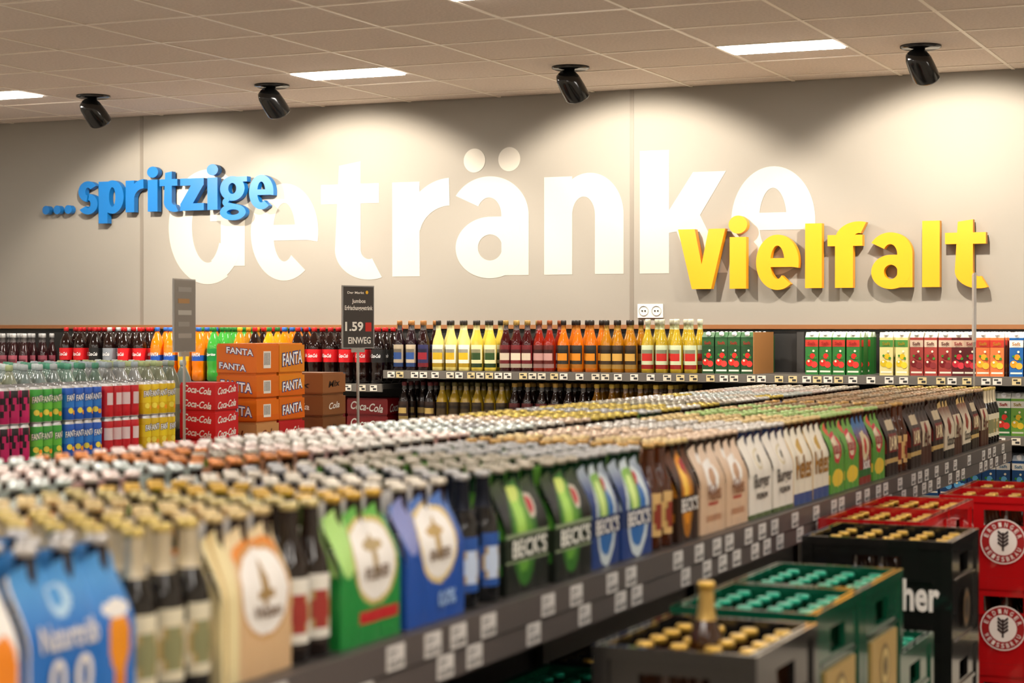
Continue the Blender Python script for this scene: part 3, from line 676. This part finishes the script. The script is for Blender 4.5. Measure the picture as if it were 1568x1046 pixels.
# ------------------------------------------------------------------ crates
def crate(w,l,h,col,glass,cap,label=None,logo=None,bottles=True,hb=.262):
    g=Geo(); t=.012; d2=tuple(c*.55 for c in col)
    def wall_x(y0,y1,x0,x1):
        hx0=(x0+x1)/2-.065; hx1=hx0+.13; z0,z1=h*.66,h*.84
        g.box(x0,y0,.012,x1,y1,z0,col,1); g.box(x0,y0,z1,x1,y1,h,col,1)
        g.box(x0,y0,z0,hx0,y1,z1,col,1); g.box(hx1,y0,z0,x1,y1,z1,col,1)
    def wall_y(x0,x1,y0,y1):
        m=(y0+y1)/2; z0,z1=h*.66,h*.84
        g.box(x0,y0,.012,x1,y1,z0,col,1); g.box(x0,y0,z1,x1,y1,h,col,1)
        g.box(x0,y0,z0,x1,m-.06,z1,col,1); g.box(x0,m+.06,z0,x1,y1,z1,col,1)
    wall_x(.006,.006+t,.006,w-.006); wall_x(l-.006-t,l-.006,.006,w-.006)
    wall_y(.006,.006+t,.006+t,l-.006-t); wall_y(w-.006-t,w-.006,.006+t,l-.006-t)
    for z0,z1 in ((h-.022,h),(0.0,.018)):
        g.box(0,0,z0,w,.012,z1,col,1); g.box(0,l-.012,z0,w,l,z1,col,1); g.box(0,.012,z0,.012,l-.012,z1,col,1); g.box(w-.012,.012,z0,w,l-.012,z1,col,1)
    g.box(.01,.01,.004,w-.01,l-.01,.012,d2)
    for x,y in ((0,0),(w-.03,0),(0,l-.03),(w-.03,l-.03)):
        g.box(x,y,.018,x+.03,y+.03,h-.022,col,1)
    g.box(.05,0.001,h*.60,w-.05,.007,h*.63,d2,1); g.box(w-.007,.05,h*.60,w-.001,l-.05,h*.63,d2,1)
    nx,ny=(5,4) if w>=l else (4,5)
    for i in range(1,nx): g.box(w*i/nx-.002,.02,.012,w*i/nx+.002,l-.02,h*.62,d2)
    for j in range(1,ny): g.box(.02,l*j/ny-.002,.012,w-.02,l*j/ny+.002,h*.62,d2)
    if bottles:
        b=longneck(glass,None,cap,None,hb,12)
        for i in range(nx):
            for j in range(ny):
                g.add(b,(.02+(w-.04)*(i+.5)/nx,.018+(l-.036)*(j+.5)/ny,.013))
    if label:
        lc,tc,tx,hh=label
        if lc:
            g.box(.07,-.001,h*.08,w-.07,.006,h*.56,lc); g.box(w-.006,.07,h*.08,w+.001,l-.07,h*.56,lc)
            for s,c in ((.9,tuple(q*.4 for q in lc)),(.7,H('c8b070')),(.4,tuple(q*.3 for q in lc))):
                rr=.05*s
                g.poly([(w+.0015+(1-s)*.003,l/2+rr*math.cos(q*.42),h*.32+rr*1.15*math.sin(q*.42)) for q in range(15)],c)
                g.poly([(w/2+rr*math.cos(q*.42),-.0015-(1-s)*.003,h*.32+rr*1.15*math.sin(q*.42)) for q in range(15)],c)
        if tx:
            text(g,tx,w*.90,hh,lambda a,b:(w*.47+a,-.0025,h*.50+b),tc,0,.03)
            for s,c in ((.9,H('3a3020')),(.75,H('6a5030')),(.5,H('221c14'))):
                g.poly([(w+.0015+(1-s)*.003,l/2+.05*s*math.cos(q*.42),h*.32+.06*s*math.sin(q*.42)) for q in range(15)],c)
    if logo:
        for r,c,e in ((.074,wt,0),(.070,H('a01418'),.0008),(.045,wt,.0016)):
            g.poly([(w*.5+r*math.cos(k*.2094),-.0015-e,h*.48+r*math.sin(k*.2094)) for k in range(30)],c)
        def arc(s_,a0,a1,flip):
            for i,chh in enumerate(s_):
                a=math.radians(a0+(a1-a0)*i/(len(s_)-1)); r=.057; sg=-1 if flip else 1
                text(g,chh,.010,.015,lambda p,q:(w*.5+(r+sg*q)*math.cos(a)+sg*p*math.sin(a),-.006,h*.48+(r+sg*q)*math.sin(a)-sg*p*math.cos(a)),wt,0,.02)
        arc('ERDINGER',160,20,False); arc('WEISSBRÄU',205,335,True)
        g.box(w*.5-.003,-.006,h*.48-.030,w*.5+.003,-.004,h*.48+.030,H('3a3030'))
        for s in (-1,1):
            for q in range(4): g.poly([(w*.5,-.0055,h*.48-.02+q*.012),(w*.5+s*.018,-.0055,h*.48-.006+q*.012),(w*.5+s*.016,-.0055,h*.48+.002+q*.012),(w*.5,-.0055,h*.48-.012+q*.012)],H('3a3030'))
    return g
CH=.285
def stack(name,x,y,n,w=.40,l=.30,top=None,base=0,**k):
    B=Big(); c=crate(w,l,CH,**k); z0=0
    if base:
        z0=base; p=Geo(); wd=H('8a6a44'); u=base/.144
        for yy in (0,l/2-.04,l-.08): p.box(0,yy,0,w,yy+.08,.022*u,wd); p.box(0,yy,.022*u,.1,yy+.08,.10*u,wd); p.box(w-.1,yy,.022*u,w,yy+.08,.10*u,wd)
        p.box(0,0,.10*u,w,l,.122*u,wd)
        for xx in (0,w/2-.04,w-.08): p.box(xx,0,.122*u,xx+.08,l,.144*u,wd)
        B.add(p,(x,y,0))
    for i in range(n): B.add(c,(x,y,z0+i*CH),0,1,random.uniform(.92,1.05))
    if top: B.add(top[0],top[1])
    return B.obj(name)
blkc=H('1a1918'); grn=H('0c4a34'); redc=H('b8161a'); gcap=H('d8b050'); capg=H('1fa080')
stack('beer_crate_stack',-1.23,3.10,4,w=.30,l=.40,col=blkc,glass=H('2a1406'),cap=gcap,top=(longneck(H('3a1c08'),H('e8e0d0'),gcap,H('caa860'),.255,24),(-1.085,3.30,3*CH+.125)))
stack('green_beer_crate_stack',-1.26,3.60,4,w=.30,l=.38,col=grn,glass=H('0a2a18'),cap=capg,label=(H('a88c50'),grn,None,0))
stack('green_beer_crate_stack',-1.26,3.99,4,w=.30,l=.38,col=grn,glass=H('0a2a18'),cap=capg,label=(H('a88c50'),grn,None,0))
stack('green_beer_crate_stack',-1.27,4.385,3,w=.30,l=.38,base=.08,col=grn,glass=H('0a2a18'),cap=capg,label=(H('a88c50'),grn,None,0))
stack('black_beer_crate_stack',-1.36,4.95,4,l=.38,col=blkc,glass=H('1a0c06'),cap=gcap,label=(None,wt,'Krombacher',.085))
stack('red_beer_crate_stack',-1.44,5.42,4,w=.30,l=.40,col=redc,glass=H('3a1a0a'),cap=gcap,label=(H('d8c8b0'),redc,None,0))
stack('red_beer_crate_stack',-1.44,5.83,4,w=.30,l=.40,col=redc,glass=H('3a1a0a'),cap=gcap,label=(H('d8c8b0'),redc,None,0))
stack('red_beer_crate_stack',-1.275,6.35,4,w=.42,l=.31,col=redc,glass=H('3a1a0a'),cap=gcap,logo=True)
stack('red_beer_crate_stack',-1.275,6.68,4,w=.42,l=.31,col=redc,glass=H('3a1a0a'),cap=gcap)
for y,c,cp in ((2.3,blkc,gcap),(2.65,grn,capg),(3.0,blkc,H('2a60b0')),(3.35,grn,capg),(3.7,H('123a28'),capg),(4.05,grn,capg),(4.4,blkc,gcap),(4.75,blkc,gcap),(5.1,blkc,gcap)):
    stack('beer_crate_stack',-1.86,y,3,l=.32,col=c,glass=H('0a1a10'),cap=cp)
sign('price_sign',-1.62,8.86,CZ+.24,ZS,math.radians(103),False,True)

# ------------------------------------------------------------------ camera / world
w=bpy.data.worlds.new('World'); bpy.context.scene.world=w; w.use_nodes=True
w.node_tree.nodes['Background'].inputs[0].default_value=(1,.92,.8,1); w.node_tree.nodes['Background'].inputs[1].default_value=.3
cam=bpy.data.cameras.new('Camera'); co=bpy.data.objects.new('Camera',cam); bpy.context.scene.collection.objects.link(co)
co.location=(0,0,CZ); co.rotation_euler=(math.radians(90-.454),0,math.radians(24.06))
cam.sensor_width=36; cam.lens=66.65; cam.clip_start=.05
cam.dof.use_dof=True; cam.dof.focus_distance=10.0; cam.dof.aperture_fstop=3.6
bpy.context.scene.camera=co
vs=bpy.context.scene.view_settings
vs.view_transform='Standard'; vs.look='None'; vs.exposure=0
